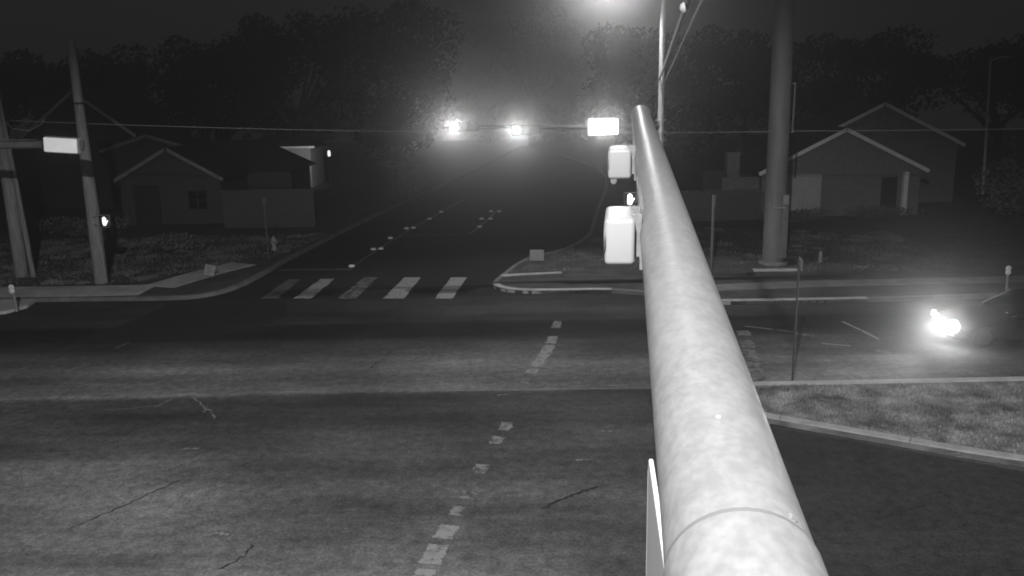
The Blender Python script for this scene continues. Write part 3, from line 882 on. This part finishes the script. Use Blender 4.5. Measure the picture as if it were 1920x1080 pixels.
hy = thing('fire_hydrant', 'squat pale fire hydrant on the left corner lawn', 'hydrant', (-12.0, 41.9, 0.12))
MB().lathe([(0.19, 0), (0.19, 0.04), (0.12, 0.06), (0.115, 0.45), (0.15, 0.46), (0.15, 0.5), (0.12, 0.58), (0.06, 0.66), (0.03, 0.68)], n=16).build('barrel', 'hydrant', hy)
MB().lathe([(0.035, 0.67), (0.035, 0.74)], n=6, smooth=False).build('operating_nut', 'hydrant', hy)
for sx in (-1, 1):
    MB().tube([(0, 0, 0.40), (sx * 0.19, 0, 0.40)], 0.05, 10).build('side_outlet', 'hydrant', hy)
MB().tube([(0, 0, 0.36), (0, -0.2, 0.36)], 0.07, 12).build('front_outlet', 'hydrant', hy)

mk = thing('marker_post', 'short stubby pale marker post right of the massive pole', 'marker post', (13.5, 35.95, 0.12))
MB().tube([(0, 0, 0), (0, 0, 0.4)], 0.08, 10).build('post', 'hydrant', mk)
MB().lathe([(0.085, 0.4), (0.08, 0.45), (0.04, 0.49)], n=12).build('cap', 'hydrant', mk)

def delineator(loc_, label, m):
    d = thing('delineator', label, 'delineator', loc_)
    MB().tube([(0, 0, 0), (-0.02, 0, 0.5), (-0.05, 0, 1.0)], [0.045, 0.04, 0.035], 8).build('post', 'sign_pale', d)
    for z in (0.92, 0.78):
        MB().lathe([(0.06, -0.03), (0.105, -0.02), (0.105, 0.01), (0.07, 0.03)], (-0.05, -0.05, z), 14, axis='Y').build('reflector', m, d)
    return d
delineator((-18.0, 29.6, 0.11), 'delineator post with round reflectors on the left concrete apron', 'reflector')
delineator((17.9, 29.5, 0.12), 'delineator post with round reflectors behind the car', 'reflector')

# ------------------------------------------------------------------ houses and fences
def rake(par, a, b, y, th=0.22, dp=0.14, m='trim'):
    """fascia board from a to b (x, z) at depth y"""
    (x1, z1), (x2, z2) = a, b
    d = Vector((x2 - x1, z2 - z1)); n = Vector((-d.y, d.x)).normalized() * th
    if n.y > 0: n = -n
    q = [(x1, z1), (x2, z2), (x2 + n.x, z2 + n.y), (x1 + n.x, z1 + n.y)]
    vs = [(x, y, z) for x, z in q] + [(x, y + dp, z) for x, z in q]
    return MB().add(vs, [(0, 1, 2, 3), (7, 6, 5, 4), (0, 4, 5, 1), (1, 5, 6, 2), (2, 6, 7, 3), (3, 7, 4, 0)]).build('rake_board', m, par)

def gable_block(par, x0, x1, xa, y0, y1, eave, apex, wall='brick', over=0.35, trim='trim'):
    """walls with a gable to the front, two roof slabs, rake boards"""
    mb = MB()
    el = er = eave
    mb.add([(x0, y0, 0), (x1, y0, 0), (x1, y0, er), (xa, y0, apex), (x0, y0, el)], [(0, 1, 2, 3, 4)])
    mb.add([(x0, y1, 0), (x1, y1, 0), (x1, y1, er), (xa, y1, apex), (x0, y1, el)], [(4, 3, 2, 1, 0)])
    mb.add([(x0, y0, 0), (x0, y0, el), (x0, y1, el), (x0, y1, 0)], [(0, 1, 2, 3)])
    mb.add([(x1, y0, 0), (x1, y0, er), (x1, y1, er), (x1, y1, 0)], [(3, 2, 1, 0)])
    mb.build('wall', wall, par)
    sl = (apex - eave) / (xa - x0); sr = (apex - eave) / (x1 - xa)
    for (xe, s_, sg) in ((x0, sl, -1), (x1, sr, 1)):
        xo = xe + sg * over; zo = eave - s_ * over
        t = 0.14
        q = [(xa, apex + 0.02), (xo, zo + 0.02), (xo, zo + 0.02 + t), (xa, apex + 0.02 + t)]
        vs = [(x, y0 - over, z) for x, z in q] + [(x, y1 + over, z) for x, z in q]
        MB().add(vs, [(0, 1, 2, 3), (7, 6, 5, 4), (0, 4, 5, 1), (1, 5, 6, 2), (2, 6, 7, 3), (3, 7, 4, 0)]).build('roof', 'roof', par)
        rake(par, (xa, apex + 0.15), (xo, zo + 0.15), y0 - over - 0.03, dp=0.025, m=trim)

def garage_door(par, x0, x1, z0, z1, y, m, rows=4):
    d = MB().box(((x0 + x1) / 2, y, (z0 + z1) / 2), (x1 - x0, 0.05, z1 - z0)).build('garage_door', m, par)
    h = (z1 - z0) / rows
    for k in range(rows):
        MB().box(((x0 + x1) / 2, y - 0.035, z0 + h * (k + 0.5)), (x1 - x0 - 0.06, 0.02, h - 0.03)).build('panel', m, d)
    return d
def window(par, x, z, wd, h, y):
    f = MB()
    for (cx, cz, a, b) in ((x, z + h / 2, wd + .1, .07), (x, z - h / 2, wd + .1, .07), (x - wd / 2, z, .07, h), (x + wd / 2, z, .07, h), (x, z, .05, h), (x, z, wd, .05)):
        f.box((cx, y - 0.03 - (0.003 if a > b else 0), cz), (a, 0.05, b))
    fo = f.build('window', 'brick_dark', par)
    MB().box((x, y - 0.012, z), (wd, 0.02, h)).build('pane', 'glass', fo)

hl = thing('house', 'low dark house with stepped front gables beyond the left corner', 'house', (-21.1, 52.3, 0.12))
gable_block(hl, -3.1, 3.1, 0.05, 0, 7, 2.9, 4.65, 'brick_dark', trim='trim_dull')
# side wing, ridge parallel to the road, hipped at the right end
wg = MB(); wg.box((1.3, 8.2, 1.45), (9.6, 5.6, 2.9)); wg.build('wall', 'brick_dark', hl)
e0, e1, f0, f1, rz_ = -3.9, 6.6, 5.0, 11.4, 4.85
rf = MB().add([(e0, f0, 2.85), (e1, f0, 2.85), (e1, f1, 2.85), (e0, f1, 2.85), (e0 + .2, 8.2, rz_), (e1 - 3.0, 8.2, rz_)], [(0, 1, 5, 4), (1, 2, 5), (2, 3, 4, 5), (3, 0, 4), (3, 2, 1, 0)]).build('roof', 'roof', hl)
gable_block(hl, -6.3, -0.4, -3.35, 5.4, 9.5, 4.4, 5.3, 'brick_dark', trim='trim_dull')
garage_door(hl, -2.35, -0.75, 0.05, 2.45, -0.03, 'door_dark')  # dark door colour stands in for shade in the garage recess
window(hl, 1.6, 1.5, 1.2, 1.2, 0)

h3 = thing('house', 'dark two-storey gabled house behind the left utility pole', 'house', (-31.2, 62, 0.12))
gable_block(h3, -3.9, 3.9, 0, 0, 9, 5.4, 8.4, 'brick_dark', trim='trim')
window(h3, -1.4, 4.3, 0.9, 1.2, 0); window(h3, 1.6, 4.3, 0.9, 1.2, 0)

hf = thing('house', 'distant house whose pale wall is lit by a small lamp', 'house', (-19.5, 75, 0.12))
MB().box((-0.9, 2.5, 1.75), (5.6, 5, 3.5)).build('wall', 'wall_lit', hf)
MB().add([(-4.2, -0.45, 3.5), (2.4, -0.45, 3.5), (2.4, 5.4, 3.5), (-4.2, 5.4, 3.5), (-2.5, 2.5, 4.6), (0.5, 2.5, 4.6)], [(0, 1, 5, 4), (1, 2, 5), (2, 3, 4, 5), (3, 0, 4), (3, 2, 1, 0)]).build('roof', 'roof', hf)
MB().box((-0.9, -0.49, 3.58), (6.6, 0.05, 0.17)).build('fascia', 'trim', hf)
lp = thing('yard_lamp', 'small bright lamp right of the distant lit wall', 'lamp', (-14.9, 70.0, 0.12))
MB().tube([(0, 0, 0), (0, 0, 3.0)], 0.05, 8).build('post', 'steel_dim', lp)
MB().lathe([(0.08, 3.0), (0.12, 3.1), (0.12, 3.4), (0.05, 3.5)], n=10).build('lamp_glass', 'E_small', lp)
lamp_spot('lamp_light', lp, (-0.2, 0.25, 3.25), (-0.8, 1.0, -0.12), 420, 90, 0.1, 0.8)

hr = thing('house', 'gabled house with pale rake boards behind the massive pole', 'house', (19.85, 50.3, 0.12))
gable_block(hr, -4.75, 4.75, 0, 0, 7, 2.75, 5.12, 'brick')
gable_block(hr, -0.6, 9.8, 4.65, 5.7, 12, 3.9, 6.5, 'brick')
garage_door(hr, -3.9, -1.2, 0.05, 2.55, -0.04, 'door', 4)
MB().box((2.9, 0.1, 1.15), (0.95, 0.3, 2.3)).build('front_door', 'door_dark', hr)
MB().box((3.75, -0.22, 1.3), (0.26, 0.26, 2.6)).build('porch_column', 'trim', hr)
MB().box((-5.9, 3.0, 1.2), (2.25, 5, 2.4)).build('side_wing', 'brick', hr)
MB().box((-6.35, 0.9, 2.0), (0.75, 0.7, 3.8)).build('chimney', 'brick_pale', hr)

def fence(x0, x1, y, h, label, dx=0.0):
    f = thing('fence', label, 'fence', (x0, y, 0.1))
    n = int((x1 - x0) / 0.152)
    me = None
    for k in range(n):
        hh = 1 + random.uniform(-.012, .012)
        if me is None:
            o = MB().box((0, 0, h / 2), (0.14, 0.02, h)).build('picket', 'fence', f); me = o.data
        else:
            o = bpy.data.objects.new('picket', me); col.objects.link(o); o.parent = f
        o.location = (0.07 + k * 0.152, random.uniform(-.006, .006), 0); o.scale = (1, 1, hh)
    for z in (0.3, h - 0.3): MB().box(((x1 - x0) / 2, 0.05, z), (x1 - x0, 0.05, 0.09)).build('rail', 'fence', f)
    for k in range(int((x1 - x0) / 2.4) + 1): MB().box((0.05 + k * 2.4, 0.13, h / 2), (0.1, 0.1, h)).build('post', 'fence', f)
fence(-17.2, -11.7, 50.0, 2.3, 'board fence joining the low house beyond the left corner')
fence(8.4, 14.9, 49.2, 1.85, 'board fence left of the gabled house behind the massive pole')

# far lamps
sl = thing('street_lamp', 'tiny bright distant lamp above the left house roofs', 'street lamp', (-35.9, 90, 0.1))
MB().tube([(0, 0, 0), (0, 0, 5.9)], [0.09, 0.06], 8).build('post', 'steel_dark', sl)
MB().lathe([(0.1, 5.85), (0.2, 5.95), (0.2, 6.15), (0.08, 6.25)], n=10).build('lamp_head', 'E_small', sl)
pl2 = thing('post_lamp', 'small soft lamp on a post below the second signal head box', 'lamp', (7.4, 60, 0.1))
MB().tube([(0, 0, 0), (0, 0, 1.3)], 0.05, 8).build('post', 'steel_dark', pl2)
MB().lathe([(0.1, 1.28), (0.22, 1.4), (0.22, 1.62), (0.1, 1.74)], n=12).build('lamp_glass', 'E_faint', pl2)
ul = thing('street_lamp', 'unlit slim street lamp with a short arm at the far right', 'street lamp', (33.9, 60, 0.1))
MB().tube([(0, 0, 0), (-0.2, 0, 5), (-0.4, 0, 9.3)], [0.1, 0.085, 0.07], 8).build('post', 'trim', ul)
MB().tube([(-0.4, 0, 9.3), (0.2, 0, 9.5), (0.9, 0, 9.55)], 0.05, 8).build('arm', 'trim', ul)
MB().box((1.1, 0, 9.53), (0.5, 0.2, 0.12), bev=0.03).build('lamp_head', 'steel_dark', ul)

# ------------------------------------------------------------------ trees and shrubs
def leaf_cloud(mb, c, rad, n, size, rnd):
    for _ in range(n):
        while True:
            p = Vector((rnd.uniform(-1, 1), rnd.uniform(-1, 1), rnd.uniform(-1, 1)))
            if 0.25 < p.length < 1: break
        p = Vector((p.x * rad[0], p.y * rad[1], p.z * rad[2])) + Vector(c)
        s_ = size * rnd.uniform(.5, 1.3)
        u = Vector((rnd.gauss(0, 1), rnd.gauss(0, 1), rnd.gauss(0, 1))).normalized()
        v = u.orthogonal().normalized()
        q = u.cross(v)
        mb.add([p - v * s_ * .5, p + q * s_ * .3, p + v * s_ * .6, p - q * s_ * .3], [(0, 1, 2, 3)])

def tree(loc_, h, spread, label, seed, n=9500, size=0.46, group='dark trees in the background'):
    rnd = random.Random(seed)
    t = thing('tree', label, 'tree', loc_, 0, group)
    tr = MB()
    th = h * 0.35
    tr.tube([(0, 0, -0.1), (rnd.uniform(-.2, .2), 0, th * .5), (rnd.uniform(-.4, .4), rnd.uniform(-.3, .3), th)], [h * .032, h * .026, h * .022], 10)
    ends = []
    for k in range(7):
        a = rnd.uniform(0, 6.28); r_ = spread * rnd.uniform(.35, .8); z = h * rnd.uniform(.5, .85)
        e = Vector((math.cos(a) * r_, math.sin(a) * r_, z)); ends.append(e)
        tr.tube([(0, 0, th * rnd.uniform(.7, 1)), e * 0.5 + Vector((0, 0, th * .4)), e], [h * .016, h * .01, h * .004], 7)
    tr.build('trunk', 'bark', t)
    cr = MB()
    ends += [Vector((rnd.uniform(-.6, .6) * spread, rnd.uniform(-.5, .5) * spread, h * rnd.uniform(.45, .92))) for _ in range(14)]
    for e in ends:
        k = rnd.uniform(.22, .4)
        leaf_cloud(cr, e, (spread * k, spread * k, h * k * .42), n // len(ends), size, rnd)
    cr.build('crown', 'leaf', t)
    return t
TR = [(-50, 84, 12.6, 8, 'dark tree forming the left end of the skyline'), (-39.5, 82, 12.4, 7, 'dark tree behind the left utility pole'),
      (-29, 86, 13.6, 7.5, 'dark tree above the low house roofs'), (-21, 84, 16.0, 8.5, 'tall dark tree left of the two glowing signals'),
      (-11.5, 88, 17.5, 9, 'tallest dark tree above the left glowing signal'), (4, 150, 23, 15, 'dark tree above the right glowing signal'), (-20, 140, 20, 14, 'far dark tree low behind the left glowing signal'), (26, 140, 20, 14, 'far dark tree low behind the glaring sign box'),
      (13, 84, 14.5, 8, 'dark tree behind the mast arm tip'), (22, 80, 13.2, 8, 'dark tree behind the massive pole'),
      (33.5, 80, 12.6, 8, 'dark tree above the gabled house'), (45, 78, 12, 8.5, 'dark tree at the far right edge of the skyline')]
for i, (x, y, h, s_, lb) in enumerate(TR): tree((x, y, 0.1), h, s_, lb, 40 + i)
tree((-9.0, 66, 0.1), 8.5, 5.0, 'lower dark tree on the left side of the street', 71, 5000, 0.36)
tree((11.5, 66, 0.1), 8.0, 5.0, 'lower dark tree on the right side of the street', 72, 5000, 0.36)

fw_ = MB()
rw = random.Random(21)
for k in range(46):
    leaf_cloud(fw_, (-70 + k * 3.1 + rw.uniform(-1, 1), 158 + rw.uniform(-2, 2), rw.uniform(2.5, 6.5)), (3.4, 2.5, 4.2), 260, 1.0, rw)
tag(fw_.build('far_woods', 'leaf'), 'dark far-off wood closing the end of the side street', 'woods', kind='stuff')

def shrub(loc_, rad, n, size, label, seed, m='leaf_mid'):
    rnd = random.Random(seed)
    t = thing('shrub', label, 'shrub', loc_)
    st = MB()
    for k in range(5):
        a = rnd.uniform(0, 6.28)
        st.tube([(0, 0, -0.05), (math.cos(a) * rad[0] * .4, math.sin(a) * rad[1] * .4, rad[2] * 1.1)], [0.04, 0.015], 6)
    st.build('stem', 'bark', t)
    cr = MB()
    for k in range(7):
        c = (rnd.uniform(-.55, .55) * rad[0], rnd.uniform(-.5, .5) * rad[1], rad[2] * rnd.uniform(.6, 1.35))
        leaf_cloud(cr, c, (rad[0] * .55, rad[1] * .55, rad[2] * .6), n // 7, size, rnd)
    cr.build('foliage', m, t)
    return t
s1 = shrub((28.2, 46.5, 0.12), (3.4, 1.8, 1.9), 4200, 0.22, 'large bushy shrub right of the gabled house', 5)
s2 = shrub((32.5, 50, 0.12), (2.6, 2.0, 2.8), 3800, 0.25, 'tall shrub at the right edge of the view', 6)
sp = MB(); leaf_cloud(sp, (-0.15, -2.0, 5.15), (0.3, 0.3, 0.55), 26, 0.16, random.Random(3)); sp.build('painted_lit_sprig', 'leaf_lit_tone', s2)  # leaves shown lit by their colour alone
shrub((16.2, 47.4, 0.12), (2.4, 0.8, 0.5), 1800, 0.14, 'low hedge under the pale garage door', 7)
shrub((21.5, 47.8, 0.12), (2.6, 0.8, 0.5), 1800, 0.14, 'low hedge in front of the dark porch door', 8)
shrub((-17.0, 41.5, 0.12), (2.2, 1.4, 0.6), 2200, 0.14, 'low weedy shrub on the left lawn near the yard sign', 9)
shrub((-24.0, 47.0, 0.12), (2.6, 1.2, 0.8), 2200, 0.16, 'dark shrub in front of the low house gable', 10)
fb = shrub((-6.9, 60, 0.12), (1.6, 1.2, 1.9), 1800, 0.2, 'leggy shrub with a few leaves painted as lit left of the side street', 11)
fp_ = MB(); leaf_cloud(fp_, (0.2, -0.6, 4.35), (0.28, 0.25, 0.2), 12, 0.18, random.Random(5)); leaf_cloud(fp_, (0.5, -0.6, 4.05), (0.22, 0.2, 0.14), 10, 0.17, random.Random(8)); fp_.build('painted_lit_sprig', 'leaf_lit_tone', fb)
MB().tube([(0, 0, 0), (0.1, -0.3, 2.5), (0.35, -0.6, 4.3)], [0.05, 0.03, 0.012], 6).build('stem', 'bark', fb)

# ------------------------------------------------------------------ the waiting car (nose to the left)
car = thing('car', 'dark car with glaring headlights waiting beyond the median', 'car', (12.85, 24.2, 0.0), R(172.9))
# local axes: +x points to the front of the car here is -X world, so build nose at local x = 0 going back to x = -4.7, then turned
def car_loft(stations, m, name, nseg=None):
    n = len(stations[0])
    mb = MB(); vs = [p for s_ in stations for p in s_]; fs = []
    for i in range(len(stations) - 1):
        for k in range(n - 1):
            fs.append((i * n + k, i * n + k + 1, (i + 1) * n + k + 1, (i + 1) * n + k))
    mb.add(vs, fs, True)
    mb.f.append(tuple(reversed(range(n)))); mb.sm.append(False)
    mb.f.append(tuple((len(stations) - 1) * n + k for k in range(n))); mb.sm.append(False)
    return mb.build(name, m, car)
def sec(x, hw, z0, zs, z1, crown=0.03):
    """closed half-tunnel section at x: half width hw, sill z0, shoulder zs, top z1"""
    pts = [(-hw * .92, z0), (-hw, z0 + .12), (-hw, zs - .12), (-hw * .96, zs), (-hw * .80, z1 - .015), (-hw * .4, z1 + crown * .7), (0, z1 + crown), (hw * .4, z1 + crown * .7), (hw * .80, z1 - .015), (hw * .96, zs), (hw, zs - .12), (hw, z0 + .12), (hw * .92, z0)]
    return [(x, y, z) for y, z in pts]
body = [sec(-0.02, .62, .28, .55, .60), sec(-.08, .78, .22, .60, .68), sec(-.25, .86, .20, .68, .76), sec(-.7, .90, .20, .78, .86), sec(-1.3, .91, .20, .86, .95),
        sec(-1.6, .91, .2, .90, .98), sec(-2.6, .92, .2, .92, .98), sec(-3.7, .91, .2, .92, 1.0), sec(-4.3, .88, .24, .92, 1.02), sec(-4.62, .80, .30, .85, .96), sec(-4.7, .70, .4, .78, .84)]
car_loft(body, 'car', 'body')
def gsec(x, hwb, hwt, zb, zt):
    pts = [(-hwb, zb), (-hwt, zt - .05), (-hwt * .85, zt), (0, zt + .03), (hwt * .85, zt), (hwt, zt - .05), (hwb, zb)]
    return [(x, y, z) for y, z in pts]
car_loft([gsec(-1.35, .80, .78, .93, .97), gsec(-2.15, .82, .62, .95, 1.42), gsec(-2.3, .82, .62, .95, 1.44), gsec(-3.3, .82, .62, .95, 1.43), gsec(-3.45, .82, .61, .95, 1.40), gsec(-4.15, .78, .7, .98, 1.03)], 'glass', 'window_glass')
car_loft([gsec(-2.12, .64, .635, 1.40, 1.45), gsec(-2.8, .645, .64, 1.40, 1.475), gsec(-3.42, .64, .63, 1.38, 1.44)], 'car', 'roof')
for sy in (-1, 1):
    for (p0, p1) in (((-1.4, sy * .80, .96), (-2.13, sy * .635, 1.42)), ((-2.75, sy * .835, .96), (-2.78, sy * .63, 1.43)), ((-4.1, sy * .77, 1.0), (-3.45, sy * .625, 1.40))):
        MB().tube([p0, p1], 0.035, 6).build('pillar', 'car', car)
    ml = MB().box((-1.75, sy * .99, 1.0), (.12, .2, .14), bev=.03).build('mirror', 'car', car)
    MB().box((-1.815, sy * .99, 1.0), (.008, .17, .11)).build('mirror_glass', 'chrome', ml)
    for (x0, x1) in ((-1.62, -2.68), (-2.78, -3.7)):
        dr = MB().box(((x0 + x1) / 2, sy * .908, .56), (abs(x1 - x0), .03, .62), bev=.012).build('door', 'car', car)
        MB().box((x1 + .16, sy * .935, .78), (.18, .03, .03)).build('handle', 'chrome', dr)
    MB().box((-2.65, sy * .895, .96), (2.2, .015, .02)).build('side_trim', 'chrome', car)
    for x in (-.85, -3.75):
        wh = MB()
        wh.lathe([(0.2, -0.1), (0.30, -0.11), (0.325, -0.07), (0.33, 0), (0.325, 0.07), (0.30, 0.11), (0.2, 0.1)], (x, sy * .83, .33), 24, axis='Y')
        wo = wh.build('wheel', 'tyre', car)
        rm = MB()
        rm.lathe([(0.205, 0), (0.2, .03)], (x, sy * .93 - .015, .33), 24, axis='Y')
        ro = rm.build('rim', 'rim', wo)
    h_ = MB().lathe([(0.06, 0.10), (0.13, 0.07), (0.175, 0.0), (0.17, -0.08), (0.14, -0.12)] if sy > 0 else [(0.04, 0.0), (0.08, -0.02), (0.09, -0.05), (0.07, -0.08)], (0.0, sy * .80, .62), 18, axis='X')
    ho = h_.build('headlight', 'E_head', car)
    lamp_spot('headlight_light', car, (0.24, sy * .80, .62), (1, 0.75, 0.3), 900 if sy > 0 else 15, 80, 0.08, 0.9)
    MB().lathe([(0.05, 0.0), (0.055, 0.03)], (-0.04, sy * .62, .38), 12, axis='X').build('fog_lamp', 'chrome', car)
gr = MB().box((0.005, 0, .51), (.02, .98, .24), bev=.006).build('grille', 'head_dark', car)
for k in range(5): MB().box((0.02, 0, .43 + k * .04), (.03, .95, .014)).build('grille_bar', 'car', gr)
MB().box((0.0, 0, .30), (.12, 1.4, .12), bev=.03).build('bumper', 'car', car)
MB().box((0.065, 0, .36), (.01, .31, .15)).build('number_plate', 'sign_pale', car)

# ------------------------------------------------------------------ haze added to make the lamps glow
hz = MB().box((0, 68, 12.0), (280, 240, 26.0)).build('haze', 'soil')  # box of haze added for the glow around the lamps
hm = bpy.data.materials.new('added_glow_haze'); hm.use_nodes = True
t = hm.node_tree
for n_ in list(t.nodes):
    if n_.type != 'OUTPUT_MATERIAL': t.nodes.remove(n_)
pv = t.nodes.new('ShaderNodeVolumePrincipled')
pv.inputs['Color'].default_value = (0.9, 0.9, 0.9, 1)
pv.inputs['Density'].default_value = HAZE_DENSITY
pv.inputs['Anisotropy'].default_value = 0.945
pv2 = t.nodes.new('ShaderNodeVolumePrincipled')
pv2.inputs['Color'].default_value = (0.9, 0.9, 0.9, 1)
pv2.inputs['Density'].default_value = 0.0004
pv2.inputs['Anisotropy'].default_value = 0.2
ads = t.nodes.new('ShaderNodeAddShader')
t.links.new(pv.outputs['Volume'], ads.inputs[0])
t.links.new(pv2.outputs['Volume'], ads.inputs[1])
t.links.new(ads.outputs[0], [n_ for n_ in t.nodes if n_.type == 'OUTPUT_MATERIAL'][0].inputs['Volume'])
hm.cycles.volume_sampling = 'EQUIANGULAR'
hm.cycles.homogeneous_volume = True
hz.data.materials.clear(); hz.data.materials.append(hm)
tag(hz, 'thin haze added for the glow around the lamps', 'haze', kind='stuff')
